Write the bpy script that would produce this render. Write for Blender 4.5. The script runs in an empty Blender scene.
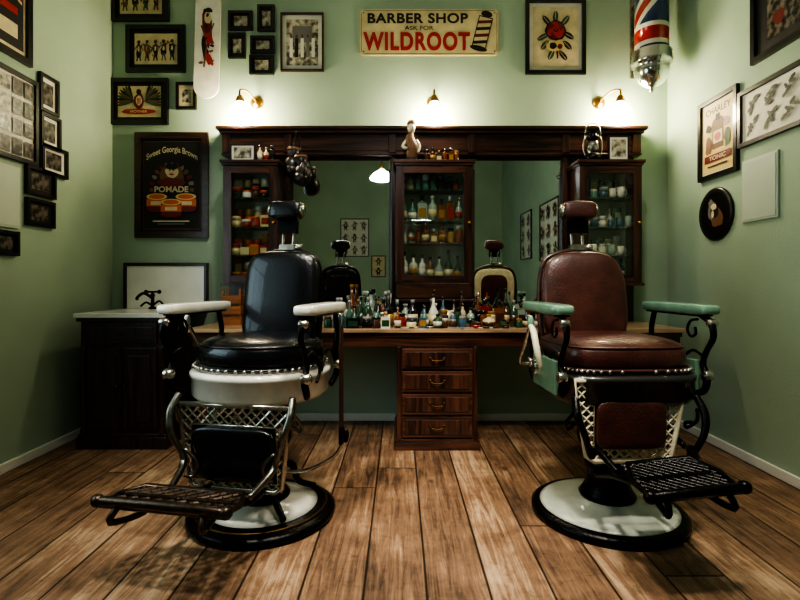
import bpy, bmesh, math, random
from mathutils import Matrix, Vector
R=random.Random(7)
sc=bpy.context.scene
pi=math.pi
# ---------------------------------------------------------------- materials
MC={}
def lin(c):
    return tuple((v/12.92 if v<=0.04045 else ((v+0.055)/1.055)**2.4) for v in [x/255 for x in c])
def pbr(name,rgb,rough=.5,metal=0,coat=0,emis=None,es=0,trans=0,alpha=1,var=0,vs=8,bump=0,bs=60,srgb=True):
    if name in MC: return MC[name]
    m=bpy.data.materials.new(name); m.use_nodes=True
    nt=m.node_tree; p=nt.nodes['Principled BSDF']
    c=lin(rgb) if srgb else rgb
    p.inputs['Base Color'].default_value=(*c,1)
    p.inputs['Roughness'].default_value=rough
    p.inputs['Metallic'].default_value=metal
    p.inputs['Coat Weight'].default_value=coat
    p.inputs['Transmission Weight'].default_value=trans
    p.inputs['Alpha'].default_value=alpha
    if emis: 
        p.inputs['Emission Color'].default_value=(*emis,1); p.inputs['Emission Strength'].default_value=es
    tc=nt.nodes.new('ShaderNodeTexCoord')
    if var>0:
        n=nt.nodes.new('ShaderNodeTexNoise'); n.inputs['Scale'].default_value=vs; n.inputs['Detail'].default_value=6
        nt.links.new(tc.outputs['Object'],n.inputs['Vector'])
        r=nt.nodes.new('ShaderNodeValToRGB')
        r.color_ramp.elements[0].position=.3; r.color_ramp.elements[1].position=.7
        r.color_ramp.elements[0].color=(*[v*(1-var) for v in c],1)
        r.color_ramp.elements[1].color=(*[min(1,v*(1+var)) for v in c],1)
        nt.links.new(n.outputs['Fac'],r.inputs['Fac']); nt.links.new(r.outputs['Color'],p.inputs['Base Color'])
    if bump>0:
        n=nt.nodes.new('ShaderNodeTexNoise'); n.inputs['Scale'].default_value=bs; n.inputs['Detail'].default_value=4
        nt.links.new(tc.outputs['Object'],n.inputs['Vector'])
        b=nt.nodes.new('ShaderNodeBump'); b.inputs['Strength'].default_value=bump; b.inputs['Distance'].default_value=.01
        nt.links.new(n.outputs['Fac'],b.inputs['Height']); nt.links.new(b.outputs['Normal'],p.inputs['Normal'])
    MC[name]=m; return m
def wood(name,c1,c2,axis=2,rough=.32,scale=7,coat=.3):
    if name in MC: return MC[name]
    m=bpy.data.materials.new(name); m.use_nodes=True; nt=m.node_tree; p=nt.nodes['Principled BSDF']
    tc=nt.nodes.new('ShaderNodeTexCoord'); mp=nt.nodes.new('ShaderNodeMapping')
    s=[scale*3]*3; s[axis]=scale*.22; mp.inputs['Scale'].default_value=s
    n=nt.nodes.new('ShaderNodeTexNoise'); n.inputs['Scale'].default_value=1.6; n.inputs['Detail'].default_value=8; n.inputs['Distortion'].default_value=.6
    r=nt.nodes.new('ShaderNodeValToRGB'); r.color_ramp.elements[0].position=.35; r.color_ramp.elements[1].position=.68
    r.color_ramp.elements[0].color=(*lin(c1),1); r.color_ramp.elements[1].color=(*lin(c2),1)
    L=nt.links.new
    L(tc.outputs['Object'],mp.inputs['Vector']); L(mp.outputs['Vector'],n.inputs['Vector']); L(n.outputs['Fac'],r.inputs['Fac']); L(r.outputs['Color'],p.inputs['Base Color'])
    p.inputs['Roughness'].default_value=rough; p.inputs['Coat Weight'].default_value=coat; p.inputs['Coat Roughness'].default_value=.2
    b=nt.nodes.new('ShaderNodeBump'); b.inputs['Strength'].default_value=.15; b.inputs['Distance'].default_value=.005
    L(n.outputs['Fac'],b.inputs['Height']); L(b.outputs['Normal'],p.inputs['Normal'])
    MC[name]=m
    return m
WALL=pbr('sage_plaster',(160,181,158),.7,var=.1,vs=1.6,bump=.14,bs=80)
CEIL=pbr('ceiling_paint',(195,200,190),.8,var=.03)
TRIM=pbr('white_trim',(232,232,222),.4,var=.03)
MAH=wood('mahogany_v',(30,16,13),(90,53,39),2,rough=.3,coat=.4)
MAHH=wood('mahogany_h',(32,17,13),(98,59,43),0,rough=.3,coat=.4)
DARKW=wood('dark_oak',(18,12,11),(58,39,32),2)
CTOP=wood('counter_wood',(140,112,84),(200,170,130),0,rough=.3)
MARB=pbr('marble',(226,226,216),.25,var=.08,vs=5,coat=.3)
BLK=pbr('black_iron',(24,22,21),.3,metal=.75,var=.4,vs=30,bump=.2)
CHR=pbr('chrome',(210,210,206),.14,metal=1)
NICK=pbr('aged_nickel',(184,180,168),.24,metal=.95,var=.25,vs=40)
BRASS=pbr('aged_brass',(165,125,65),.3,metal=.95,var=.25,vs=30)
BRASSD=pbr('dark_brass',(88,66,40),.4,metal=.9,var=.25,vs=30)
ENAM=pbr('white_enamel',(222,219,206),.22,coat=.6,var=.1,vs=14)
GRN=pbr('green_enamel',(108,144,120),.25,coat=.6,var=.12,vs=14)
CREAM=pbr('cream_enamel',(208,200,172),.35,coat=.3,var=.15,vs=25)
LBLK=pbr('black_leather',(10,10,16),.24,coat=.3,bump=.2,bs=120)
LBRN=pbr('brown_leather',(70,37,30),.34,coat=.25,bump=.3,bs=110,var=.35,vs=12)
FRB=pbr('black_frame',(20,18,17),.35,coat=.3)
FRW=wood('walnut_frame',(34,18,12),(66,38,26),0)
PAPER=pbr('paper_cream',(206,192,154),.6,var=.14,vs=14)
PAPW=pbr('paper_white',(216,214,200),.6,var=.05,vs=20)
INK=pbr('ink_black',(25,22,22),.6)
RED=pbr('paint_red',(166,36,30),.45)
REDD=pbr('paint_dark_red',(105,22,22),.5)
ORG=pbr('paint_orange',(205,95,40),.45)
YEL=pbr('paint_yellow',(212,188,124),.5)
GRND=pbr('ink_green',(62,84,58),.6)
BLU=pbr('paint_blue',(40,62,106),.45)
BRNI=pbr('ink_brown',(112,78,52),.6)
SIGN=pbr('sign_cream',(204,190,146),.45,var=.14,vs=9,coat=.2)
GREY=pbr('ink_grey',(120,118,112),.6)
CORD=pbr('cord',(40,34,30),.8)
WHT=pbr('porcelain',(230,228,218),.2,coat=.5)
MIR=pbr('mirror_silver',(234,240,236),.015,metal=1)
LITSH=pbr('lit_opal_glass',(255,235,205),.4,emis=(1,.84,.58),es=88)
PENSH=pbr('pendant_opal_glass',(250,250,245),.4,emis=(.97,.98,1),es=13)
PANEL=pbr('vent_panel_paint',(190,202,186),.55,var=.03)
CABIN=pbr('cabinet_interior',(184,190,172),.6)
def bwmat(name,s,lo,hi):
    m=pbr(name,(128,128,128),.35,coat=.3); nt=m.node_tree; p=nt.nodes['Principled BSDF']
    tc=nt.nodes.new('ShaderNodeTexCoord'); n=nt.nodes.new('ShaderNodeTexNoise'); n.inputs['Scale'].default_value=s; n.inputs['Detail'].default_value=3
    r=nt.nodes.new('ShaderNodeValToRGB'); r.color_ramp.elements[0].position=.4; r.color_ramp.elements[1].position=.62
    r.color_ramp.elements[0].color=(*lin(lo),1); r.color_ramp.elements[1].color=(*lin(hi),1)
    nt.links.new(tc.outputs['Object'],n.inputs['Vector']); nt.links.new(n.outputs['Fac'],r.inputs['Fac']); nt.links.new(r.outputs['Color'],p.inputs['Base Color'])
    return m
BW=bwmat('photo_print_bw',28,(28,27,26),(190,184,165))
BWL=bwmat('photo_print_sepia',22,(80,72,58),(205,198,172))
BWD=bwmat('photo_print_dark',30,(14,14,15),(120,112,100))
def glass(name,col,mixf=.12):
    m=bpy.data.materials.new(name); m.use_nodes=True; nt=m.node_tree
    nt.nodes.remove(nt.nodes['Principled BSDF'])
    t=nt.nodes.new('ShaderNodeBsdfTransparent'); t.inputs['Color'].default_value=(*col,1)
    g=nt.nodes.new('ShaderNodeBsdfGlossy'); g.inputs['Roughness'].default_value=.03
    mx=nt.nodes.new('ShaderNodeMixShader'); mx.inputs[0].default_value=mixf
    nt.links.new(t.outputs[0],mx.inputs[1]); nt.links.new(g.outputs[0],mx.inputs[2]); nt.links.new(mx.outputs[0],nt.nodes['Material Output'].inputs['Surface'])
    return m
PANE=glass('door_glass',(.95,.97,.95),.05)
CLR=glass('clear_glass',(.75,.82,.78),.28)
BOT=[pbr('bottle_'+n,c,.12,coat=.6) for n,c in dict(amber=(118,62,24),green=(40,70,46),dark=(22,20,22),white=(214,210,194),red=(150,40,30),blue=(58,86,104),cream=(206,190,146),teal=(84,122,108),silver=(150,150,146),brown=(70,42,28),clear=(150,162,146),gold=(160,120,58)).items()]
# ---------------------------------------------------------------- builder
class B:
    def __init__(s,name): s.name=name; s.v=[]; s.f=[]; s.fm=[]; s.sm=[]; s.mats=[]; s.M=Matrix.Identity(4); s.ly=0
    def add(s,vs,fs,mat,smooth=False):
        if mat not in s.mats: s.mats.append(mat)
        k=s.mats.index(mat); o=len(s.v)
        s.v+= [tuple(s.M@Vector(v)) for v in vs]
        for f in fs: s.f.append([i+o for i in f]); s.fm.append(k); s.sm.append(smooth)
    def box(s,x0,x1,y0,y1,z0,z1,mat):
        s.add([(x0,y0,z0),(x1,y0,z0),(x1,y1,z0),(x0,y1,z0),(x0,y0,z1),(x1,y0,z1),(x1,y1,z1),(x0,y1,z1)],
              [(3,2,1,0),(4,5,6,7),(0,1,5,4),(1,2,6,5),(2,3,7,6),(3,0,4,7)],mat)
    def lathe(s,prof,loc,mat,n=24,smooth=True,sc=(1,1,1),axis='z'):
        vs=[];fs=[]
        for r,z in prof:
            for i in range(n):
                a=2*pi*i/n; p=(r*math.cos(a)*sc[0],r*math.sin(a)*sc[1],z*sc[2])
                if axis=='y': p=(p[0],-p[2],p[1])
                if axis=='x': p=(p[2],p[0],p[1])
                vs.append((p[0]+loc[0],p[1]+loc[1],p[2]+loc[2]))
        for j in range(len(prof)-1):
            for i in range(n):
                fs.append((j*n+i,j*n+(i+1)%n,(j+1)*n+(i+1)%n,(j+1)*n+i))
        if prof[0][0]>1e-6: fs.append(tuple(range(n))[::-1])
        if prof[-1][0]>1e-6: fs.append(tuple((len(prof)-1)*n+i for i in range(n)))
        s.add(vs,fs,mat,smooth)
    def tube(s,pts,r,mat,n=8,closed=False,cr=0,flat=1.0):
        pts=[Vector(p) for p in pts]
        rr=list(r) if isinstance(r,(list,tuple)) else [r]*len(pts)
        if cr:
            P=[];Q=[];N=len(pts)
            rng=range(N if closed else N-1)
            for i in rng:
                if closed: p0,p1,p2,p3=pts[i-1],pts[i],pts[(i+1)%N],pts[(i+2)%N]; r1,r2=rr[i],rr[(i+1)%N]
                else: p0=pts[max(i-1,0)];p1=pts[i];p2=pts[i+1];p3=pts[min(i+2,N-1)]; r1,r2=rr[i],rr[i+1]
                for k in range(cr):
                    t=k/cr
                    P.append(.5*((2*p1)+(-p0+p2)*t+(2*p0-5*p1+4*p2-p3)*t*t+(-p0+3*p1-3*p2+p3)*t**3)); Q.append(r1+(r2-r1)*t)
            if not closed: P.append(pts[-1]); Q.append(rr[-1])
            pts,rr=P,Q
        N=len(pts); vs=[];fs=[]
        nrm=None
        for i in range(N):
            if closed: t=(pts[(i+1)%N]-pts[i-1])
            else: t=pts[min(i+1,N-1)]-pts[max(i-1,0)]
            if t.length<1e-9: t=Vector((0,0,1))
            t.normalize()
            if nrm is None:
                nrm=t.orthogonal().normalized() if abs(t.x)>1e-3 else Vector((1,0,0))
            nrm=(nrm-t*nrm.dot(t)); nrm.normalize(); bn=t.cross(nrm)
            for k in range(n):
                a=2*pi*(k+.5)/n
                vs.append(pts[i]+rr[i]*(math.cos(a)*nrm*flat+math.sin(a)*bn))
        for i in range(N if closed else N-1):
            for k in range(n):
                a=i*n+k; b=i*n+(k+1)%n; c=((i+1)%N)*n+(k+1)%n; d=((i+1)%N)*n+k
                fs.append((a,b,c,d))
        if not closed: fs.append(tuple(range(n))[::-1]); fs.append(tuple((N-1)*n+k for k in range(n)))
        s.add(vs,fs,mat,n>4)
    def sup(s,c,rad,mat,e1=1,e2=1,nu=28,nv=14,smooth=True):
        pw=lambda v,e: math.copysign(abs(v)**e,v)
        vs=[];fs=[]
        for j in range(1,nv):
            h=-pi/2+pi*j/nv
            for i in range(nu):
                w=2*pi*i/nu
                vs.append((c[0]+rad[0]*pw(math.cos(h),e1)*pw(math.cos(w),e2),c[1]+rad[1]*pw(math.cos(h),e1)*pw(math.sin(w),e2),c[2]+rad[2]*pw(math.sin(h),e1)))
        for j in range(nv-2):
            for i in range(nu): fs.append((j*nu+i,j*nu+(i+1)%nu,(j+1)*nu+(i+1)%nu,(j+1)*nu+i))
        vs.append((c[0],c[1],c[2]-rad[2])); vs.append((c[0],c[1],c[2]+rad[2])); L=len(vs)
        for i in range(nu):
            fs.append((L-2,(i+1)%nu,i)); fs.append((L-1,(nv-2)*nu+i,(nv-2)*nu+(i+1)%nu))
        s.add(vs,fs,mat,smooth)
    def prism(s,pts,y0,y1,mat):  # pts in xz
        n=len(pts)
        vs=[(x,y0,z) for x,z in pts]+[(x,y1,z) for x,z in pts]
        fs=[tuple(range(n)),tuple(range(n,2*n))[::-1]]+[(i,i+n,(i+1)%n+n,(i+1)%n) for i in range(n)]
        s.add(vs,fs,mat)
    def flat(s,pts,mat):
        s.ly-=.0004; s.add([(x,s.ly,z) for x,z in pts],[tuple(range(len(pts)))],mat)
    def rect(s,x,z,w,h,mat): s.flat([(x-w/2,z-h/2),(x+w/2,z-h/2),(x+w/2,z+h/2),(x-w/2,z+h/2)],mat)
    def ell(s,x,z,a,b,mat,rot=0,n=20,wob=0,rg=R):
        P=[]
        for i in range(n):
            t=2*pi*i/n; k=1+wob*(rg.random()-.5)*2
            u=a*math.cos(t)*k; v=b*math.sin(t)*k
            P.append((x+u*math.cos(rot)-v*math.sin(rot),z+u*math.sin(rot)+v*math.cos(rot)))
        s.flat(P,mat)
    def line(s,p,q,w,mat):
        dx,dz=q[0]-p[0],q[1]-p[1]; l=math.hypot(dx,dz) or 1; nx,nz=-dz/l*w/2,dx/l*w/2
        s.flat([(p[0]+nx,p[1]+nz),(p[0]-nx,p[1]-nz),(q[0]-nx,q[1]-nz),(q[0]+nx,q[1]+nz)],mat)
    def text(s,body,x,z,w,h,mat,off=0.0,arc=0,space=1.0):
        cu=bpy.data.curves.new('t','FONT'); cu.body=body; cu.align_x='CENTER'; cu.size=1; cu.offset=off; cu.space_character=space
        o=bpy.data.objects.new('t',cu); sc.collection.objects.link(o)
        dg=bpy.context.evaluated_depsgraph_get(); me=bpy.data.meshes.new_from_object(o.evaluated_get(dg))
        xs=[v.co.x for v in me.vertices]; ys=[v.co.y for v in me.vertices]
        if xs:
            x0,x1,y0,y1=min(xs),max(xs),min(ys),max(ys); s.ly-=.0004
            vs=[]
            for v in me.vertices:
                u=(v.co.x-x0)/(x1-x0)-.5
                vs.append((x+u*w,s.ly,z+((v.co.y-y0)/(y1-y0)-.5)*h-arc*u*u*4))
            s.add(vs,[tuple(p.vertices) for p in me.polygons],mat)
        bpy.data.objects.remove(o); bpy.data.curves.remove(cu); bpy.data.meshes.remove(me)
    def done(s,loc=(0,0,0),rotz=0,bevel=0,parent=None,name=None):
        me=bpy.data.meshes.new(s.name); me.from_pydata(s.v,[],s.f)
        for m in s.mats: me.materials.append(m)
        for i,p in enumerate(me.polygons): p.material_index=s.fm[i]; p.use_smooth=s.sm[i]
        me.update()
        o=bpy.data.objects.new(s.name,me); sc.collection.objects.link(o)
        o.location=loc; o.rotation_euler=(0,0,rotz)
        if parent: o.parent=parent
        if bevel:
            m=o.modifiers.new('bevel','BEVEL'); m.width=bevel; m.segments=2; m.limit_method='ANGLE'; m.angle_limit=math.radians(50)
        return o
T=Matrix.Translation
def RX(a): return Matrix.Rotation(a,4,'X')
def RY(a): return Matrix.Rotation(a,4,'Y')
def RZ(a): return Matrix.Rotation(a,4,'Z')
# ---------------------------------------------------------------- room
XL,XR,YB,YR,ZC=-2.30,2.14,4.0,-2.6,3.7
b=B('floor')
fm=bpy.data.materials.new('floor_planks'); fm.use_nodes=True; nt=fm.node_tree; p=nt.nodes['Principled BSDF']; L=nt.links.new
def nd(t,**k):
    n=nt.nodes.new(t)
    for a,v in k.items(): setattr(n,a,v)
    return n
def mth(op,a,b=None,c=None):
    n=nd('ShaderNodeMath',operation=op)
    for i,x in enumerate((a,b,c)):
        if x is None: continue
        if isinstance(x,(int,float)): n.inputs[i].default_value=x
        else: L(x,n.inputs[i])
    return n.outputs[0]
tc=nd('ShaderNodeTexCoord'); sp=nd('ShaderNodeSeparateXYZ'); L(tc.outputs['Object'],sp.inputs[0])
X,Y=sp.outputs[0],sp.outputs[1]
PW=.225
u=mth('DIVIDE',mth('ADD',X,10.03),PW); iu=mth('FLOOR',u); fu=mth('FRACT',u)
wn=nd('ShaderNodeTexWhiteNoise',noise_dimensions='1D'); L(iu,wn.inputs['W'])
v=mth('DIVIDE',mth('ADD',Y,mth('MULTIPLY',wn.outputs['Value'],9.0)),5.4); iv=mth('FLOOR',v); fv=mth('FRACT',v)
cb=nd('ShaderNodeCombineXYZ'); L(iu,cb.inputs[0]); L(iv,cb.inputs[1])
w2=nd('ShaderNodeTexWhiteNoise',noise_dimensions='2D'); L(cb.outputs[0],w2.inputs['Vector'])
gv=nd('ShaderNodeCombineXYZ'); L(mth('MULTIPLY',X,20.0),gv.inputs[0]); L(mth('MULTIPLY',Y,1.3),gv.inputs[1]); L(mth('MULTIPLY',w2.outputs['Value'],40.0),gv.inputs[2])
gn=nd('ShaderNodeTexNoise'); gn.inputs['Scale'].default_value=1.5; gn.inputs['Detail'].default_value=10; gn.inputs['Roughness'].default_value=.72; gn.inputs['Distortion'].default_value=1.2; L(gv.outputs[0],gn.inputs['Vector'])
bn=nd('ShaderNodeTexNoise'); bn.inputs['Scale'].default_value=3.0; bn.inputs['Detail'].default_value=9; bn.inputs['Roughness'].default_value=.7; L(tc.outputs['Object'],bn.inputs['Vector'])
tot=mth('ADD',mth('ADD',mth('MULTIPLY',gn.outputs['Fac'],.75),mth('MULTIPLY',w2.outputs['Value'],.12)),mth('MULTIPLY',bn.outputs['Fac'],.5))
cr=nd('ShaderNodeValToRGB'); e=cr.color_ramp.elements; e[0].position=.48; e[1].position=.9
e[0].color=(*lin((54,40,31)),1); e[1].color=(*lin((194,166,132)),1); m1=e.new(.7); m1.color=(*lin((134,102,76)),1)
L(tot,cr.inputs['Fac'])
kv=nd('ShaderNodeCombineXYZ'); L(mth('MULTIPLY',X,4.3),kv.inputs[0]); L(mth('MULTIPLY',Y,2.1),kv.inputs[1])
vo=nd('ShaderNodeTexVoronoi'); vo.inputs['Scale'].default_value=1.0; L(kv.outputs[0],vo.inputs['Vector'])
kn=nd('ShaderNodeMapRange'); kn.inputs['From Min'].default_value=.03; kn.inputs['From Max'].default_value=.1; kn.inputs['To Min'].default_value=.3; kn.inputs['To Max'].default_value=1; L(vo.outputs['Distance'],kn.inputs['Value'])
sn=nd('ShaderNodeTexNoise'); sn.inputs['Scale'].default_value=14; sn.inputs['Detail'].default_value=6; sn.inputs['Roughness'].default_value=.8; L(tc.outputs['Object'],sn.inputs['Vector'])
sm_=nd('ShaderNodeMapRange'); sm_.inputs['From Min'].default_value=.32; sm_.inputs['From Max'].default_value=.46; sm_.inputs['To Min'].default_value=.6; sm_.inputs['To Max'].default_value=1; L(sn.outputs['Fac'],sm_.inputs['Value'])
gap=mth('MINIMUM',mth('MULTIPLY',mth('MINIMUM',fu,mth('SUBTRACT',1.0,fu)),PW),mth('MULTIPLY',mth('MINIMUM',fv,mth('SUBTRACT',1.0,fv)),5.4))
gm=nd('ShaderNodeMapRange'); gm.inputs['From Min'].default_value=.002; gm.inputs['From Max'].default_value=.006; gm.inputs['To Min'].default_value=.06; L(gap,gm.inputs['Value'])
mul=mth('MULTIPLY',mth('MULTIPLY',gm.outputs[0],kn.outputs[0]),sm_.outputs[0])
vm=nd('ShaderNodeVectorMath',operation='SCALE'); L(cr.outputs['Color'],vm.inputs[0]); L(mul,vm.inputs['Scale']); L(vm.outputs[0],p.inputs['Base Color'])
rr=nd('ShaderNodeMapRange'); rr.inputs['To Min'].default_value=.36; rr.inputs['To Max'].default_value=.7; L(bn.outputs['Fac'],rr.inputs['Value']); L(rr.outputs[0],p.inputs['Roughness'])
bp=nd('ShaderNodeBump'); bp.inputs['Strength'].default_value=.4; bp.inputs['Distance'].default_value=.005
L(mth('ADD',mth('MULTIPLY',gm.outputs[0],2.0),gn.outputs['Fac']),bp.inputs['Height']); L(bp.outputs['Normal'],p.inputs['Normal'])
b.box(XL-.1,XR+.1,YR-.1,YB+.1,-.1,0,fm); b.done()
b=B('ceiling'); b.box(XL-.1,XR+.1,YR-.1,YB+.1,ZC,ZC+.1,CEIL); b.done()
b=B('wall_back'); b.box(XL-.1,XR+.1,YB,YB+.1,0,ZC,WALL); b.done()
b=B('wall_right'); b.box(XR,XR+.1,YR,YB,0,ZC,WALL); b.done()
b=B('wall_rear'); b.box(XL-.1,XR+.1,YR-.1,YR,0,ZC,WALL); b.done()
wy0,wy1,wz0,wz1=.75,2.15,.9,2.5
b=B('wall_left')
b.box(XL-.1,XL,YR,wy0,0,ZC,WALL); b.box(XL-.1,XL,wy1,YB,0,ZC,WALL); b.box(XL-.1,XL,wy0,wy1,0,wz0,WALL); b.box(XL-.1,XL,wy0,wy1,wz1,ZC,WALL); b.done()
def added_window(name,w,h,loc,rot):
    b=B(name); f=.05
    for (a,c,d,e_) in [(-w/2,-w/2+f,0,h),(w/2-f,w/2,0,h),(-w/2,w/2,0,f),(-w/2,w/2,h-f,h),(-.02,.02,0,h),(-w/2,w/2,h*.62,h*.62+.04)]:
        b.box(a,c,0,.06,d,e_,TRIM)
    b.box(-w/2,w/2,.03,.034,0,h,PANE)
    b.done(loc,rot)
added_window('added_window_1',wy1-wy0,wz1-wz0,(XL-.01,(wy0+wy1)/2,wz0),pi/2)  # out-of-view window, added as an opening for the side fill
b=B('door_1')
b.box(-.45,.45,-.04,0,0,2.1,TRIM)
for z0,z1 in((.2,.95),(1.1,1.9)):
    for x0 in(-.36,.04): b.box(x0,x0+.32,-.055,-.04,z0,z1,TRIM)
b.lathe([(0,0),(.03,.005),(.012,.02),(.03,.05),(0,.07)],(.38,-.04,1.02),BRASS,axis='y',n=12)
b.box(-.53,-.45,-.05,0,0,2.18,TRIM); b.box(.45,.53,-.05,0,0,2.18,TRIM); b.box(-.53,.53,-.05,0,2.1,2.18,TRIM)
b.done((.95,YR+.001,.0),pi,bevel=.006)
for nm,bx in (('baseboard_back',(XL,XR,YB-.018,YB)),('baseboard_left',(XL,XL+.018,YR,YB-.018)),('baseboard_right',(XR-.018,XR,YR,YB-.018))):
    b=B(nm); b.box(*bx,0,.06,TRIM); b.done(bevel=.005)
# ---------------------------------------------------------------- wall pictures
def placew(b,wall,u,z,**k):
    if wall=='back': return b.done((u,YB-.001,z),0,**k)
    if wall=='left': return b.done((XL+.001,u,z),pi/2,**k)
    if wall=='right': return b.done((XR-.001,u,z),-pi/2,**k)
    if wall=='rear': return b.done((u,YR+.001,z),pi,**k)
def picture(name,wall,u,z,w,h,art,fmat=None,fw=.018,d=.025,bg=None,mat=None,mw=0):
    fmat=fmat or FRB
    b=B(name)
    b.box(-w/2,w/2,-d,0,h/2-fw,h/2,fmat); b.box(-w/2,w/2,-d,0,-h/2,-h/2+fw,fmat)
    b.box(-w/2,-w/2+fw,-d,0,-h/2+fw,h/2-fw,fmat); b.box(w/2-fw,w/2,-d,0,-h/2+fw,h/2-fw,fmat)
    b.box(-w/2+fw,w/2-fw,-d*.3,0,-h/2+fw,h/2-fw,mat or bg or PAPER)
    b.ly=-d*.3-.0005; iw=w-2*fw-2*mw; ih=h-2*fw-2*mw
    if mw: b.rect(0,0,iw,ih,bg or PAPER)
    art(b,iw,ih)
    return placew(b,wall,u,z)
def flash(seed,nx,ny,cols,big=1.0):
    def f(b,w,h):
        rg=random.Random(seed)
        for i in range(nx):
            for j in range(ny):
                cx=-w/2+w*(i+.5)/nx; cz=-h/2+h*(j+.5)/ny; s=min(w/nx,h/ny)*.42*big; hh=h/ny*.42
                b.ell(cx,cz-hh*.1,s*.5,hh*.55,rg.choice(cols),0,14,.25,rg)
                b.ell(cx,cz+hh*.55,s*.34,s*.34,rg.choice(cols),0,10,.2,rg)
                for sg in(-1,1):
                    b.line((cx+sg*s*.1,cz-hh*.4),(cx+sg*s*.35,cz-hh*.95),s*.25,rg.choice(cols))
                    b.line((cx+sg*s*.3,cz+hh*.25),(cx+sg*s*.85,cz+hh*rg.uniform(-.3,.6)),s*.18,rg.choice(cols))
                b.ell(cx,cz,s*.2,hh*.2,PAPER,0,10,.2,rg)
                for k in range(3):
                    b.ell(cx+rg.uniform(-.6,.6)*s,cz+rg.uniform(-.7,.6)*hh,s*rg.uniform(.1,.28),s*rg.uniform(.08,.22),rg.choice(cols),rg.random()*3,9,.3,rg)
    return f
def photo(m=None,k=.8):
    def f(b,w,h): b.rect(0,0,w*k,h*k,m or BW)
    return f
def collage(nx,ny,seed=1):
    def f(b,w,h):
        rg=random.Random(seed)
        for i in range(nx):
            for j in range(ny):
                b.rect(-w/2+w*(i+.5)/nx,-h/2+h*(j+.5)/ny,w/nx*.82,h/ny*rg.uniform(.66,.82),rg.choice([BW,BWD,BWD,BWD]))
    return f
def rose(b,w,h):
    rg=random.Random(4)
    b.line((0,h*.1),(w*.05,-h*.36),.012,INK)
    for (x,z,r) in((-.28,.0,.5),(.3,.02,-.5),(-.24,-.14,.9),(.26,-.14,-.8),(-.2,.27,-.9),(.22,.27,.9),(0,.33,1.57),(-.1,-.3,1.1),(.17,-.32,-.9)):
        b.ell(w*x,h*z,.13*w,.045*h,GRND if r>0 else INK,r,12,.08,rg); b.line((w*x-.04*math.cos(r),h*z-.04*math.sin(r)),(w*x+.04*math.cos(r),h*z+.04*math.sin(r)),.004,PAPER)
    b.ell(0,.1*h,.23*w,.17*h,INK,0,20,.06,rg)
    for k in range(7):
        a=k*.9; b.ell(.1*w*math.cos(a),.1*h+.075*h*math.sin(a),.1*w,.07*h,[RED,REDD][k%2],a,14,.08,rg)
    b.ell(0,.1*h,.09*w,.065*h,RED,0,12,.1,rg); b.ell(0,.105*h,.05*w,.035*h,INK,.5,12,.1,rg); b.ell(.0,.11*h,.03*w,.02*h,RED,0,9,.1,rg)
    b.ell(-.02*w,-.16*h,.2*w,.09*h,YEL,.1,16,.06,rg); b.ell(-.06*w,-.16*h,.08*w,.06*h,INK,.4,12,.1,rg); b.ell(.09*w,-.17*h,.06*w,.04*h,REDD,.5,12,.1,rg)
def eagle(b,w,h):
    for s in(-1,1):
        for k in range(9):
            a=1.35-.2*k; b.ell(s*w*(.12+.17*math.cos(a)+.05),h*(.0+.28*math.sin(a)),w*.2,h*.055,[INK,BRNI,GRND][k%3],s*a,12,.08)
    b.ell(0,.0*h,w*.12,h*.26,REDD,0,12,.08); b.ell(0,h*.02,w*.07,h*.16,PAPER,0,12,.08)
    for k in(-1,0,1): b.line((w*.03*k,-h*.1),(w*.03*k,h*.1),.006,RED)
    b.ell(0,h*.3,w*.06,h*.09,INK,0,10,.1)
    b.ell(0,-h*.33,w*.4,h*.09,RED,0,18,.06); b.text('MOTHER',0,-h*.33,w*.4,h*.08,PAPER,.02)
def pomade(b,w,h):
    b.rect(0,0,w*.94,h*.95,BRNI); b.rect(0,0,w*.92,h*.935,INK)
    rg=random.Random(3)
    b.text('Sweet Georgia Brown',0,h*.38,w*.84,h*.085,PAPER,.014,arc=h*.09)
    for k in range(13):
        a=pi*k/12; b.ell(w*.33*math.cos(a),h*(-.05+.27*math.sin(a)),w*.045,h*.022,[BRNI,GREY,REDD][k%3],a,9,.2,rg)
    b.ell(0,h*.1,w*.2,h*.12,BRNI,0,18,.06); b.ell(0,h*.15,w*.11,h*.075,PAPER,0,14,.08); b.ell(0,h*.2,w*.11,h*.035,INK,0,12,.1); b.ell(-.03*w,h*.16,w*.012,h*.008,INK); b.ell(.03*w,h*.16,w*.012,h*.008,INK); b.ell(0,h*.115,w*.04,h*.01,RED)
    b.ell(0,h*.03,w*.24,h*.05,REDD,0,14,.08)
    b.text('POMADE',0,-h*.045,w*.56,h*.065,PAPER,.03)
    for x,z in((-.24,-.19),(.24,-.19),(0,-.25)):
        b.rect(w*x,h*z,w*.34,h*.13,REDD); b.ell(w*x,h*(z-.065),w*.17,h*.035,REDD); b.rect(w*x,h*z,w*.34,h*.075,ORG); b.ell(w*x,h*(z+.065),w*.17,h*.035,YEL); b.ell(w*x,h*(z+.065),w*.13,h*.025,ORG); b.rect(w*x,h*(z-.005),w*.2,h*.04,PAPER)
    b.rect(0,-h*.39,w*.6,h*.014,PAPER); b.rect(0,-h*.42,w*.45,h*.01,GREY)
def botan(b,w,h):
    rg=random.Random(9)
    for i in range(4):
        for j in range(2):
            cx=-w*.36+w*.24*i; cz=-h*.2+h*.42*j
            b.line((cx-w*.05,cz-h*.14),(cx+w*.04,cz+h*.14),.005,INK)
            for k in range(5):
                t=-1+k*.5; b.ell(cx+w*.045*t+rg.uniform(-.02,.02),cz+h*.12*t,w*.045,h*.04,[GRND,INK,INK][k%3],rg.random()*3,9,.15,rg)
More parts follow.
